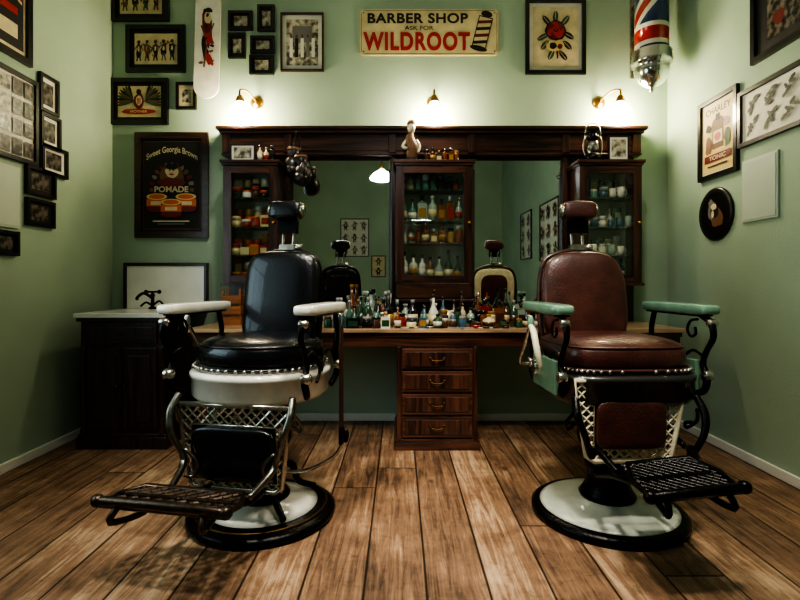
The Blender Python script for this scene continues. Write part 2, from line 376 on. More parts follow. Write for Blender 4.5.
def yposter(b,w,h):
    b.rect(0,0,w*.92,h*.95,YEL); b.text('CHARLEY',0,h*.38,w*.75,h*.09,INK,.02)
    b.rect(0,h*.02,w*.34,h*.36,BRNI); b.ell(0,h*.2,w*.17,h*.07,BRNI); b.rect(0,h*.27,w*.13,h*.09,INK); b.rect(0,-h*.0,w*.28,h*.17,PAPER); b.ell(0,0,w*.09,h*.06,RED)
    b.ell(-w*.28,-h*.1,w*.1,h*.12,BRNI,0,12,.2); b.ell(w*.29,-h*.05,w*.09,h*.14,GRND,0,12,.2); b.ell(w*.26,h*.16,w*.08,h*.06,REDD,0,12,.2); b.ell(-w*.27,h*.15,w*.08,h*.06,INK,0,12,.2)
    b.rect(0,-h*.28,w*.8,h*.1,REDD); b.text('TONIC',0,-h*.28,w*.5,h*.06,PAPER,.02); b.rect(0,-h*.39,w*.6,h*.02,INK)
def pb(name,x0,y0,x1,y1,art,**k):
    s=125.
    picture(name,'back',((x0+x1)/2-400)/s,1.1+(283-(y0+y1)/2)/s,(x1-x0)/s,(y1-y0)/s,art,**k)
C1=[INK,BRNI,REDD,GRND,INK]
pb('framed_art_print',113,-22,170,22,flash(1,4,1,C1,1.3),fw=.03,bg=PAPER,mat=INK,mw=.03)
pb('framed_art_print',127,26,186,73,flash(2,5,1,C1,1.5),fw=.035,bg=PAPER,mat=INK,mw=.03)
pb('framed_art_print',111,79,169,125,eagle,fw=.035,bg=PAPER,mat=INK,mw=.025)
pb('small_framed_photo',177,83,197,110,photo(BW,.6),bg=PAPER,fw=.022)
pb('framed_advertising_poster',136,133,209,238,pomade,fmat=FRW,fw=.05,bg=INK)
for bx in((229,12,253,31),(258,6,275,32),(229,34,246,59),(251,37,275,54),(250,56,274,75)):
    pb('small_framed_photo',*bx,photo(BWL,.7),bg=INK,fw=.02)
def group(b,w,h):
    b.rect(0,0,w*.8,h*.84,BWL)
    b.rect(0,h*.15,w*.5,h*.3,GREY)
    for i in range(5): 
        b.rect(-w*.28+i*w*.14,-h*.1,w*.08,h*.35,[PAPW,INK,PAPW,GREY,PAPW][i]); b.ell(-w*.28+i*w*.14,h*.11,w*.03,h*.035,BRNI)
pb('framed_group_photo',281,14,324,72,group,bg=PAPW,fw=.014,fmat=FRW)
pb('framed_rose_print',525,0,585,75,rose,bg=PAPER,fw=.03,mat=PAPW,mw=.03)
def ps(name,wall,x0,x1,xr,yt,yb,art,**k):
    K=-XL*500 if wall=='left' else XR*500
    Y0,Y1,Yr=[K/abs(400-v) for v in (x0,x1,xr)]
    zt=1.1+(283-yt)*Yr/500; zb=1.1+(283-yb)*Yr/500
    picture(name,wall,(Y0+Y1)/2,(zt+zb)/2,abs(Y1-Y0),zt-zb,art,**k)
def topleft(b,w,h):
    b.rect(0,0,w*.92,h*.92,INK); b.text('PARADE',0,h*.12,w*.86,h*.26,PAPER,.02,arc=h*.06); b.text('PARADE',.01,h*.11,w*.83,h*.2,REDD,.02,arc=h*.06); b.rect(0,-h*.32,w*.7,h*.12,PAPER); b.rect(w*.1,-h*.15,w*.5,h*.06,RED)
ps('framed_poster','left',-45,29,29,-60,68,topleft,bg=PAPER,fw=.04)
ps('framed_photo_collage','left',-35,35,35,83,167,collage(5,4),bg=PAPW,fw=.025)
for x0,x1,yt,yb in((37,56,82,118),(38,58,120,153),(39,65,152,180),(24,53,173,200),(24,52,203,229),(-8,16,232,256)):
    ps('small_framed_photo','left',x0,x1,x1,yt,yb,photo(BWD,.72),bg=PAPW if x0>30 else INK,fw=.02)
def dark(b,w,h): b.rect(0,0,w*.7,h*.7,BWD); b.ell(-w*.2,-h*.1,w*.08,h*.12,REDD,.4,12,.2); b.ell(w*.1,h*.1,w*.1,h*.14,PAPER,.4,12,.3)
ps('framed_poster','right',754,850,754,-10,66,dark,bg=INK,fw=.035)
ps('framed_botanical_print','right',741,835,741,94,149,botan,bg=PAPW,fw=.025)
ps('framed_poster','right',701,740,701,106,183,yposter,bg=PAPW,fw=.03)
def panel(wall,x0,x1,xr,yt,yb):
    K=-XL*500 if wall=='left' else XR*500
    Y0,Y1,Yr=[K/abs(400-v) for v in (x0,x1,xr)]
    zt=1.1+(283-yt)*Yr/500; zb=1.1+(283-yb)*Yr/500; w=abs(Y1-Y0);h=zt-zb
    b=B('wall_access_panel'); b.box(-w/2,w/2,-.012,0,-h/2,h/2,PANEL); b.box(-w/2+.012,w/2-.012,-.016,-.012,-h/2+.012,h/2-.012,PANEL)
    placew(b,wall,(Y0+Y1)/2,(zt+zb)/2,bevel=.002)
panel('right',744,780,744,162,223); panel('left',-22,18,18,168,229)
b=B('round_wall_plate')
b.lathe([(.178,0),(.18,.012),(.17,.02),(.13,.014),(0,.014)],(0,0,0),FRB,n=40,axis='y')
b.ly=-.015; b.ell(-.02,.02,.05,.08,GREY,.3,24,.15); b.ell(.03,-.02,.05,.07,BRNI,.4,16,.15); b.ell(0,.02,.045,.05,INK,0,16,.1); b.ell(-.01,.05,.03,.022,PAPER,0,16,.15); b.ell(.0,-.06,.035,.03,BRNI,0,12,.2); b.ell(-.02,.0,.015,.025,PAPER)
placew(b,'right',3.375,1.566)
picture('framed_art_print','rear',-.95,2.05,.6,.8,flash(5,3,3,[INK,GREY]),bg=PAPW)
picture('framed_art_print','rear',-.45,1.45,.3,.45,flash(6,1,2,[INK,BRNI]),bg=PAPER)
picture('framed_art_print','right',-.55,1.9,.7,.8,flash(8,2,3,[INK,GREY]),bg=PAPW,mat=PAPW)
picture('framed_art_print','right',.75,1.85,.9,.85,flash(9,3,3,C1),bg=PAPW)
b=B('enamel_barber_sign'); w,h=138/125,46/125
P=[]; r=.03
for cx,cz,a0 in((w/2-r,h/2-r,0),(-w/2+r,h/2-r,90),(-w/2+r,-h/2+r,180),(w/2-r,-h/2+r,270)):
    for k in range(6): a=math.radians(a0+k*18); P.append((cx+r*math.cos(a),cz+r*math.sin(a)))
b.prism(P,-.012,0,SIGN); b.ly=-.0125
for z in(h/2-.012,-h/2+.012): b.rect(0,z,w-.06,.004,BRNI)
for x in(w/2-.012,-w/2+.012): b.rect(x,0,.004,h-.06,BRNI)
b.text('BARBER SHOP',-.09,h*.30,.80,.082,INK,.03,space=1.08); b.text('ASK FOR',-.08,h*.09,.23,.033,INK,.01); b.text('WILDROOT',-.1,-h*.2,.85,.15,RED,.04,space=1.14)
b.M=T((w*.385,0,0))@RY(math.radians(14))
b.rect(0,0,.115,.25,INK); b.rect(0,0,.10,.235,SIGN)
for k in range(4): b.flat([(-.05,-.11+k*.055),(.05,-.08+k*.055),(.05,-.055+k*.055),(-.05,-.085+k*.055)],[INK,REDD][k%2])
b.ell(0,.145,.045,.025,INK); b.ell(0,-.135,.07,.022,INK)
b.M=Matrix.Identity(4)
for x in(-w/2+.03,w/2-.03):
    for z in(-h/2+.03,h/2-.03): b.lathe([(.008,0),(.006,.004),(0,.005)],(x,-.012,z),NICK,n=8,axis='y')
b.done((.232,YB-.001,3.10))
b=B('skateboard_deck'); ww=.1; P=[]
for k in range(13): a=pi*k/12; P.append((ww*math.cos(a),.33+ww*.95*math.sin(a)))
for k in range(13): a=pi+pi*k/12; P.append((ww*math.cos(a),-.33+ww*.95*math.sin(a)))
b.prism(P,-.045,-.033,ENAM); b.ly=-.0455
b.box(-.03,.03,-.034,0,-.2,-.15,NICK); b.box(-.03,.03,-.034,0,.15,.2,NICK)
rg=random.Random(21)
b.ell(0,.12,.04,.15,REDD,.1,16,.25,rg); b.ell(0,.21,.03,.045,PAPER,0,12,.1,rg); b.ell(.01,.05,.035,.06,RED,.5,12,.3,rg); b.ell(-.01,-.06,.022,.1,INK,.2,12,.4,rg); b.ell(.02,-.12,.02,.06,RED,.4,12,.3,rg); b.ell(0,.27,.035,.02,INK,0,12,.3,rg)
b.line((-.05,.15),(-.01,.05),.012,BRNI); b.line((.05,.17),(.02,.08),.012,BRNI); b.line((0,0),(-.02,-.18),.014,BRNI)
for k in range(8): b.ell(rg.uniform(-.05,.05),rg.uniform(-.22,.32),.01,.02,rg.choice([INK,REDD,BRNI]),rg.random()*3,9,.3,rg)
o=b.done((-1.525,YB-.001,2.985)); o.rotation_euler=(0,math.radians(1.5),0)
# barber pole (flag pattern)
pm=pbr('barber_pole_stripes',(255,255,255),.15,coat=.8); nt=pm.node_tree; p=nt.nodes['Principled BSDF']; L=nt.links.new
tc=nd('ShaderNodeTexCoord'); sp=nd('ShaderNodeSeparateXYZ'); L(tc.outputs['Object'],sp.inputs[0])
ang=mth('DIVIDE',mth('ARCTAN2',sp.outputs[1],sp.outputs[0]),2*pi)
U=mth('SUBTRACT',mth('FRACT',mth('ADD',mth('MULTIPLY',ang,1.0),.16)),.5)
V=mth('SUBTRACT',mth('FRACT',mth('ADD',mth('DIVIDE',sp.outputs[2],.8),.0)),.5)
aU=mth('ABSOLUTE',U); aV=mth('ABSOLUTE',V)
dg_=mth('ABSOLUTE',mth('SUBTRACT',aU,aV)); cx_=mth('MINIMUM',aU,aV)
def lt(a,t): return mth('LESS_THAN',a,t)
white=mth('MAXIMUM',lt(dg_,.11),lt(cx_,.10)); red=mth('MAXIMUM',mth('MULTIPLY',lt(dg_,.05),mth('SUBTRACT',1.0,lt(cx_,.10))),lt(cx_,.06))
def mix(f,a,b_):
    n=nd('ShaderNodeMix',data_type='RGBA'); L(f,n.inputs['Factor'])
    for s_,x in((6,a),(7,b_)):
        if isinstance(x,tuple): n.inputs[s_].default_value=(*lin(x),1)
        else: L(x,n.inputs[s_])
    return n.outputs[2]
c=mix(red,mix(white,(38,62,104),(222,216,198)),(170,42,34)); L(c,p.inputs['Base Color'])
b=B('barber_pole')
b.lathe([(.118,.30),(.118,.78)],(0,0,0),pm,n=32)
b.lathe([(0,0),(.012,.0),(.018,.012),(.012,.024),(.045,.035),(.09,.07),(.118,.12),(.125,.165),(.12,.19),(.14,.20),(.145,.225),(.135,.24),(.14,.255),(.13,.27),(.14,.29),(.125,.305),(0,.306)],(0,0,0),CHR,n=32)
b.lathe([(0,.775),(.14,.776),(.145,.81),(.12,.83),(.11,.88),(.06,.93),(0,.95)],(0,0,0),CHR,n=32)
b.box(-.03,.03,.10,.245,.27,.30,NICK); b.box(-.03,.03,.10,.245,.78,.81,NICK); b.box(-.05,.05,.235,.25,.2,.88,NICK)
b.done((1.885,YB-.255,2.53))
# ---------------------------------------------------------------- vanity back
b=B('vanity_backboard')
b.box(-1.36,1.85,3.955,3.998,.80,2.11,MAH)
b.box(-1.38,1.87,3.90,3.998,2.10,2.26,MAHH)
b.box(-1.36,1.85,3.892,3.90,2.13,2.23,MAHH)
b.box(-1.40,1.89,3.86,3.998,2.26,2.285,MAHH); b.box(-1.42,1.91,3.84,3.998,2.285,2.31,MAHH)
b.box(-1.39,1.88,3.885,3.998,2.095,2.11,MAHH)
for x in (-.88,-.05,.55,1.30): b.box(x-.018,x+.018,3.935,3.956,.80,2.10,MAH)
for x in (-1.35,-.87,-.06,.56,1.29,1.84): b.box(x-.03,x+.03,3.875,3.90,2.11,2.26,MAH)
b.done(bevel=.004)
def mirror(x0,x1):
    b=B('wall_mirror'); z0,z1=.815,2.085; y=3.953; bv=.02
    vs=[(x0,y,z0),(x1,y,z0),(x1,y,z1),(x0,y,z1),(x0+bv,y-.006,z0+bv),(x1-bv,y-.006,z0+bv),(x1-bv,y-.006,z1-bv),(x0+bv,y-.006,z1-bv)]
    b.add(vs,[(4,5,6,7),(0,1,5,4),(1,2,6,5),(2,3,7,6),(3,0,4,7),(0,3,2,1)],MIR); b.done()
mirror(-.861,-.069); mirror(.569,1.281)
def cab(x0,x1,z0,z1,shelves,drawer=0):
    b=B('display_cabinet'); y0,y1=3.70,3.934; t=.02; s=.055
    b.box(x0,x0+t,y0+.02,y1,z0,z1,MAH); b.box(x1-t,x1,y0+.02,y1,z0,z1,MAH)
    b.box(x0,x1,y0+.02,y1,z0,z0+t,MAHH); b.box(x0,x1,y0+.02,y1,z1-t,z1,MAHH)
    b.box(x0+t,x1-t,y1-.012,y1-.004,z0+t,z1-t,CABIN)
    b.box(x0-.02,x1+.02,y0-.02,y1,z1,z1+.02,MAHH); b.box(x0-.01,x1+.01,y0-.01,y1,z1-.018,z1,MAHH); b.box(x0-.015,x1+.015,y0-.012,y1,z0-.02,z0,MAHH)
    zd=z0+drawer
    if drawer:
        b.box(x0+.01,x1-.01,y0+.005,y0+.03,z0+.01,zd-.005,MAHH); b.lathe([(0,0),(.012,0),(.008,.01),(.014,.025),(0,.03)],((x0+x1)/2,y0+.005,(z0+zd)/2),BRASSD,axis='y',n=12)
    b.box(x0,x0+s,y0,y0+.022,zd,z1-.02,MAH); b.box(x1-s,x1,y0,y0+.022,zd,z1-.02,MAH)
    b.box(x0+s,x1-s,y0,y0+.022,zd,zd+s,MAHH); b.box(x0+s,x1-s,y0,y0+.022,z1-.02-s,z1-.02,MAHH)
    for a,c,d,e_ in((x0+s,x0+s+.008,zd+s,z1-.02-s),(x1-s-.008,x1-s,zd+s,z1-.02-s)): b.box(a,c,y0-.004,y0+.01,d,e_,MAH)
    b.box(x0+s,x1-s,y0+.010,y0+.013,zd+s,z1-.02-s,PANE)
    for z in shelves: b.box(x0+t,x1-t,y0+.03,y1-.012,z-.008,z,CLR)
    b.lathe([(0,0),(.01,0),(.006,.01),(.012,.022),(0,.028)],(x1-.025,y0,(zd+z1)/2),BRASS,axis='y',n=12)
    b.done(bevel=.002)
cab(-1.31,-.91,1.10,1.99,[1.31,1.52,1.74]); cab(-.03,.536,.98,1.99,[1.40,1.57,1.80],drawer=.12); cab(1.33,1.79,1.10,1.99,[1.31,1.52,1.74])
b=B('vanity_counter')
b.box(-1.40,1.88,3.27,3.953,.775,.80,CTOP)
b.box(-1.37,1.85,3.30,3.93,.68,.775,MAHH)
b.box(-1.38,1.86,3.292,3.31,.745,.775,MAHH)
x0,x1=-.02,.51
b.box(x0,x1,3.305,3.93,.06,.68,MAH); b.box(x0-.02,x1+.02,3.28,3.93,0,.05,MAHH); b.box(x0-.012,x1+.012,3.29,3.93,.05,.07,MAHH)
for k in range(4):
    z0=.085+k*.149
    b.box(x0+.035,x1-.035,3.288,3.31,z0,z0+.135,MAHH); b.box(x0+.055,x1-.055,3.282,3.29,z0+.02,z0+.115,MAH)
    b.tube([(.20,3.283,z0+.072),(.205,3.266,z0+.065),(.245,3.262,z0+.058),(.285,3.266,z0+.065),(.29,3.283,z0+.072)],.0045,BRASSD,cr=3)
    for x in(.20,.29): b.lathe([(.012,0),(.01,.004),(0,.006)],(x,3.283,z0+.072),BRASSD,axis='y',n=10)
b.box(x0,x0+.025,3.285,3.31,.07,.68,MAH); b.box(x1-.025,x1,3.285,3.31,.07,.68,MAH)
for x in(-1.32,1.78):
    for y in(3.36,3.88):
        b.lathe([(.022,0),(.03,.02),(.02,.05),(.026,.3),(.036,.5),(.03,.56),(.04,.6),(.04,.68)],(x,y,0),MAH,n=16)
b.done(bevel=.003)
b=B('marble_top_washstand')
x0,x1,y0,y1=-2.12,-1.56,3.32,3.975
b.box(x0,x1,y0,y1,.08,.86,DARKW); b.box(x0-.02,x1+.02,y0-.02,y1,0,.08,DARKW); b.box(x0-.012,x1+.012,y0-.012,y1,.08,.1,DARKW)
b.box(x0-.02,x1+.02,y0-.02,y1,.845,.87,DARKW); b.box(x0-.03,x1+.03,y0-.035,y1,.87,.90,MARB)
b.box(x0+.05,x1-.05,y0-.015,y0,.70,.83,DARKW); b.box(x0+.07,x1-.07,y0-.02,y0-.01,.72,.81,DARKW)
for k in range(2):
    a=x0+.05+k*.235; c=a+.225
    b.box(a,c,y0-.014,y0,.13,.67,DARKW); b.box(a+.04,c-.04,y0-.022,y0-.01,.18,.62,DARKW)
    b.lathe([(0,0),(.01,0),(.007,.01),(.013,.025),(0,.03)],(c-.02 if k==0 else a+.02,y0-.014,.42),BRASSD,axis='y',n=10)
b.lathe([(0,0),(.01,0),(.007,.01),(.013,.025),(0,.03)],((x0+x1)/2,y0-.02,.765),BRASSD,axis='y',n=10)
for x in(x0+.02,x1-.02): b.lathe([(.02,.1),(.014,.14),(.02,.3),(.014,.6),(.02,.64),(.02,.68)],(x,y0-.004,0),DARKW,n=10)
b.box(-2.16,-1.54,3.945,3.978,.90,1.24,MARB); b.box(-2.18,-1.52,3.935,3.98,1.235,1.26,DARKW); b.box(-2.18,-2.155,3.935,3.98,.90,1.24,DARKW); b.box(-1.545,-1.52,3.935,3.98,.90,1.24,DARKW)
b.done(bevel=.004)
b=B('brass_tap')
b.lathe([(.03,0),(.03,.01),(.014,.02),(.012,.09),(.018,.1),(.012,.12),(0,.125)],(0,0,0),BLK,n=14)
b.tube([(0,0,.08),(-.05,-.03,.12),(-.09,-.05,.09),(-.09,-.05,.07)],.011,BLK,cr=5)
b.tube([(-.05,0,.13),(.05,0,.13)],.008,BLK); b.tube([(-.09,0,.02),(-.05,0,.05),(.0,0,.03),(.05,0,.06),(.09,0,.02)],.008,BLK,cr=4)
for x in(-.05,.05): b.sup((x,0,.13),(.016,.016,.016),BLK,nu=10,nv=6)
b.done((-1.88,3.80,.903))
# ---------------------------------------------------------------- sconces
def sconce(x,dx):
    b=B('wall_sconce')
    b.lathe([(.05,0),(.05,.008),(.03,.02),(.012,.03)],(dx,0,.10),BRASS,n=20,axis='y')
    b.tube([(dx,-.02,.10),(dx*.9,-.07,.12),(dx*.5,-.12,.15),(0,-.14,.15),(0,-.14,.10)],.008,BRASS,cr=5)
    b.lathe([(.012,.11),(.022,.10),(.03,.085),(.034,.06),(.03,.052)],(0,-.14,0),BRASS,n=18)
    b.lathe([(.028,.06),(.036,.04),(.06,.015),(.078,-.02),(.084,-.06),(.074,-.09),(.048,-.11),(0,-.118)],(0,-.14,0),LITSH,n=24)
    b.done((x,YB-.001,2.44))
sconce(-1.235,.09); sconce(.265,.0); sconce(1.70,-.11)
def pendant(x,y,z):
    b=B('pendant_lamp')
    b.lathe([(0,0),(.10,.005),(.17,.03),(.18,.05),(.12,.12),(.05,.16),(.03,.18)],(0,0,0),PENSH,n=28)
    b.lathe([(.032,.175),(.032,.24),(.01,.26)],(0,0,0),BRASS,n=16)
    b.tube([(0,0,.25),(0,0,ZC-z-.02)],.004,CORD); b.lathe([(.05,ZC-z-.03),(.05,ZC-z)],(0,0,0),BRASS,n=16)
    b.done((x,y,z))
pendant(-.27,.5,2.6)
def added_spot(x,y,tx,ty,tz,e,size,col):  # invented out-of-view spot head and lamp, added to shape the lighting
    b=B('added_ceiling_spot'); 
    d=Vector((tx-x,ty-y,tz-3.5)).normalized(); q=d.to_track_quat('-Z','Y').to_matrix().to_4x4()
    b.M=q
    b.lathe([(.065,-.02),(.07,-.02),(.07,.10),(.05,.15),(0,.16)],(0,0,0),BLK,n=20)
    b.lathe([(.062,-.018),(.05,.03),(0,.04)],(0,0,0),CHR,n=20)
    b.M=Matrix.Identity(4); b.tube([(0,0,.1),(0,0,.19)],.012,BLK); b.lathe([(.05,.18),(.05,.2)],(0,0,0),BLK,n=16)
    b.done((x,y,3.5))
    l=bpy.data.lights.new('spot','SPOT'); l.energy=e; l.color=col; l.spot_size=math.radians(size); l.spot_blend=1; l.shadow_soft_size=.12
    o=bpy.data.objects.new('added_spot_fill',l); o.location=Vector((x,y,3.5))+d*.16; o.rotation_euler=d.to_track_quat('-Z','Y').to_euler(); sc.collection.objects.link(o)
W1=(1,.93,.83)
added_spot(-.8,1.0,-.6,2.4,.4,190,58,W1); added_spot(.9,1.0,.85,2.4,.4,190,58,W1); added_spot(.1,1.5,.1,2.4,0,220,60,W1)
added_spot(-.5,2.3,-1.05,3.75,1.5,75,44,W1); added_spot(.25,2.3,.25,3.75,1.4,75,50,W1); added_spot(1.0,2.3,1.5,3.75,1.5,65,44,W1)  # added spots that brighten the vanity cabinets and their contents
# ---------------------------------------------------------------- bottles etc
def bottle(b,x,y,z,r,h,st,m1,m2,m3):
    if st==0:
        b.lathe([(0,0),(r,0),(r,.55*h),(r*.8,.64*h),(r*.36,.72*h),(r*.34,.86*h)],(x,y,z),m1,n=14); b.lathe([(r*.42,.86*h),(r*.42,h),(0,h)],(x,y,z),m2,n=12); b.lathe([(r*1.03,.15*h),(r*1.03,.45*h)],(x,y,z),m3,n=14)
    elif st==1:
        b.box(x-r,x+r,y-r*.6,y+r*.6,z,z+.7*h,m1); b.lathe([(r*.35,.7*h),(r*.35,.82*h)],(x,y,z),m1,n=10); b.lathe([(r*.45,.8*h),(r*.4,h),(0,h)],(x,y,z),m2,n=10); b.box(x-r*.8,x+r*.8,y-r*.63,y-r*.6,z+.12*h,z+.5*h,m3)
    elif st==2:
        b.lathe([(0,0),(r*.95,0),(r,.1*h),(r,.7*h),(r*.8,.78*h)],(x,y,z),m1,n=14); b.lathe([(r*.85,.76*h),(r*.88,h*.97),(r*.8,h),(0,h)],(x,y,z),m2,n=14)
    elif st==3:
        b.lathe([(0,0),(r,0),(r,.6*h)],(x,y,z),m1,n=18); b.lathe([(r*1.04,.6*h),(r*1.04,h*.96),(r*.98,h),(0,h)],(x,y,z),m2,n=18)
    elif st==4:
        b.lathe([(0,0),(r,0),(r*.98,.45*h),(r*.5,.6*h),(r*.28,.68*h),(r*.26,.92*h)],(x,y,z),m1,n=14); b.lathe([(r*.34,.9*h),(r*.34,h),(0,h)],(x,y,z),m2,n=10); b.lathe([(r*1.03,.1*h),(r*1.03,.36*h)],(x,y,z),m3,n=14)
    elif st==5:
        b.lathe([(0,0),(r*.85,0),(r,.3*h),(r,h),(r*.9,h),(r*.88,.15*h),(0,.12*h)],(x,y,z),m1,n=18)
        b.tube([(x+r*.95,y,z+.8*h),(x+r*1.5,y,z+.7*h),(x+r*1.5,y,z+.35*h),(x+r*.95,y,z+.25*h)],r*.1,m1,cr=4,n=6)
    elif st==6:
        b.box(x-r,x+r,y-r*.7,y+r*.7,z,z+h,m1); b.box(x-r*.8,x+r*.8,y-r*.73,y-r*.7,z+h*.2,z+h*.75,m3)
A,G,D,Wt,Rd,Bl,Cr,Te,Si,Br,Cl,Go=BOT
def row(b,x0,x1,y,z,cols,caps,rr,hh,sts,rg,gap=.006):
    x=x0
    while True:
        r=rg.uniform(*rr)
        if x+2*r>x1: break
        bottle(b,x+r,y+rg.uniform(-.01,.01),z,r,rg.uniform(*hh),rg.choice(sts),rg.choice(cols),rg.choice(caps),rg.choice([Wt,Cr,Cr,Rd,Go])); x+=2*r+gap
rg=random.Random(5)
b=B('cabinet_bottles')
row(b,0,.5,3.80,1.122,[A,Cl,G,Wt,Go,A],[D,Wt],(.026,.034),(.17,.23),[0,4],rg)
row(b,.0,.5,3.80,1.403,[A,A,G,D,Go,Cl],[D,Rd,Wt],(.022,.032),(.10,.14),[0,1,2],rg) 
row(b,.0,.5,3.80,1.573,[G,Cl,A,Te,A],[D,Wt,Go],(.026,.036),(.15,.2),[0,1,4],rg)
row(b,.0,.5,3.80,1.803,[Cl,Wt,Te,D,A],[Wt,D,Si],(.02,.03),(.09,.14),[2,3,0],rg)
b.done()
b=B('pomade_tins')
OR_=MC['paint_orange']
for z in(1.123,1.313,1.523,1.743):
    for yy,hh in((3.77,(.05,.09)),(3.86,(.12,.17))):
        row(b,-1.27,-.95,yy,z,[Rd,OR_,Rd,Cr,OR_] if z<1.7 else [D,Br,Wt,Rd],[Rd,Go,Cr,OR_,Wt],(.026,.038),hh,[3,2,3,6],rg)
b.done()
b=B('shaving_mugs')
for z in(1.123,1.313,1.523,1.743):
    row(b,1.36,1.75,3.77,z,[Cl,Wt,Bl,Te,Wt],[Wt,Si],(.024,.03),(.06,.09),[5,2,5,3],rg,gap=.014)
    row(b,1.36,1.75,3.87,z,[Cl,D,Bl,Te,Wt],[Wt,D,Si],(.022,.028),(.12,.17),[0,2,4,6],rg,gap=.006)
b.done()
b=B('toiletry_bottles'); used=[(-.36,3.74,.047),(-.22,3.78,.044),(.8,3.79,.042),(-.1,3.78,.05),(.62,3.78,.05),(.98,3.72,.03)]
tries=0; cnt=0
while cnt<105 and tries<14000:
    tries+=1
    x=rg.gauss(.27,.38); y=rg.uniform(3.31,3.62 if -.04<x<.55 else 3.88)
    if x<-.5 or x>1.18: continue
    r=rg.uniform(.022,.044)
    if y+r>3.68 and -.1<x<.6: continue
    if any(math.hypot(x-a,y-c)<r+q+.003 for a,c,q in used): continue
    used.append((x,y,r)); cnt+=1; st=rg.choice([0,0,1,2,3,4,0,2,4,5,6])
    h={0:(.13,.22),1:(.13,.2),2:(.08,.14),3:(.04,.09),4:(.18,.26),5:(.08,.11),6:(.08,.16)}[st]
    if y<3.42: h=(h[0]*.65,h[1]*.6)
    bottle(b,x,y,.80,r,rg.uniform(*h),st,rg.choice([A,A,G,D,D,D,Wt,Br,Br,Bl,Cr,Te,G,Br,Cl,Rd] if st!=5 else [Wt,Cr,Te]),rg.choice([D,D,Wt,Si,Br,Go]),rg.choice([Wt,Cr,Br,Go,G,Cr]))
for k in range(12):
    x=rg.uniform(-.4,1.1); a=rg.uniform(-.6,.6)
    b.M=T((x,3.295,.803))@RZ(a); b.box(-.06,.06,-.006,.006,0,.006,rg.choice([D,Si,Wt,Br])); b.M=Matrix.Identity(4)
b.done(bevel=0)
b=B('tonic_bottle'); bottle(b,0,0,0,.045,.29,4,A,Go,Cr); b.done((-.36,3.74,.80))
b=B('tonic_bottle'); bottle(b,0,0,0,.042,.25,0,Cl,D,Wt); b.done((-.22,3.78,.80))
b=B('tonic_bottle'); bottle(b,0,0,0,.04,.26,4,G,D,Cr); b.done((.8,3.79,.80))
b=B('shaving_mug'); bottle(b,0,0,0,.045,.095,5,Wt,Wt,Wt); b.done((-.6,3.5,.80))
def brushjar(x,y):
    b=B('comb_jar'); b.lathe([(0,0),(.04,0),(.042,.12),(.038,.12),(.036,.01),(0,.01)],(0,0,0),CLR,n=20)
    g=random.Random(int(x*100))
    for k in range(6):
        a=g.random()*6.28; b.tube([(0.015*math.cos(a),.015*math.sin(a),.012),(.035*math.cos(a),.035*math.sin(a),g.uniform(.17,.23))],.005,g.choice([D,Rd,Wt,Br]),n=6)
    b.done((x,y,.80))
brushjar(-.1,3.78); brushjar(.62,3.78)
b=B('shaving_brush'); b.lathe([(0,0),(.02,0),(.022,.02),(.012,.035),(.018,.055)],(0,0,0),BLK,n=14); b.lathe([(.016,.055),(.026,.09),(.024,.105),(0,.112)],(0,0,0),Cr,n=14); b.done((.98,3.72,.80))
b=B('hand_towels')
for k in range(5): b.sup((0,0,.018+k*.034),(.12,.08,.018),WHT,e1=.4,e2=.3,nu=24,nv=8)
b.done((1.45,3.72,.80))
b=B('wooden_crate')
ORGW=wood('crate_wood',(110,62,32),(176,108,58),0)
for z in(.0,.075,.15): 
    b.box(-.07,.07,-.07,-.06,z,z+.06,ORGW); b.box(-.07,.07,.06,.07,z,z+.06,ORGW); b.box(-.07,-.06,-.06,.06,z,z+.06,ORGW); b.box(.06,.07,-.06,.06,z,z+.06,ORGW)
for x in(-.06,.06):
    for y in(-.055,.055): b.box(x-.008,x+.008,y-.008,y+.008,0,.26,ORGW)
b.box(-.06,.06,-.06,.06,0,.01,ORGW)
b.done((-1.2,3.62,.80),bevel=.002)
def standphoto(x,w,h,m):
    b=B('small_framed_photo'); b.box(-w/2,w/2,-.01,.0,0,h,FRW); b.ly=-.0105; b.rect(0,h/2,w*.82,h*.82,PAPW); b.rect(0,h/2,w*.66,h*.64,m)
    b.prism([(-.004,0),(.004,0),(.004,h*.7),(-.004,h*.7)],0,.03,FRW)
    b.done((x,3.76,2.011))
standphoto(-1.18,.2,.13,BWL); standphoto(1.64,.16,.20,BWL)
b=B('toiletry_bottles'); row(b,-1.07,-.91,3.76,2.011,[D,Br,Cr,Br],[D,Go,Si],(.014,.02),(.1,.13),[0,2,4],rg)
b.done()
b=B('toiletry_bottles'); row(b,.18,.48,3.76,2.011,[A,Br,D,Br],[D,Go,D],(.016,.022),(.07,.11),[0,1,2],rg); b.done()
b=B('figurine')
b.lathe([(0,0),(.05,0),(.05,.02),(.03,.03)],(0,0,0),DARKW,n=16)
b.tube([(0,0,.02),(.01,0,.10),(-.01,0,.17),(.0,0,.22)],[.034,.05,.036,.018],BRNI,cr=5,n=14)
b.sup((0,-.004,.25),(.03,.034,.04),CREAM,nu=16,nv=10); b.sup((0,.008,.285),(.034,.036,.035),BRNI,nu=16,nv=10)
b.tube([(-.035,0,.16),(-.065,-.02,.11),(-.03,-.045,.09)],[.014,.012,.009],CREAM,cr=4); b.tube([(.035,0,.16),(.06,-.01,.12),(.05,-.03,.06)],[.014,.012,.009],CREAM,cr=4)
b.done((.085,3.76,2.011))
b=B('oil_lantern')
b.lathe([(0,0),(.055,0),(.06,.02),(.055,.05),(.03,.065)],(0,0,0),BLK,n=18); b.lathe([(.03,.065),(.048,.10),(.045,.13),(.028,.165)],(0,0,0),CLR,n=18)
b.lathe([(.035,.165),(.045,.175),(.03,.2),(.03,.22),(.04,.225),(0,.24)],(0,0,0),BLK,n=18)
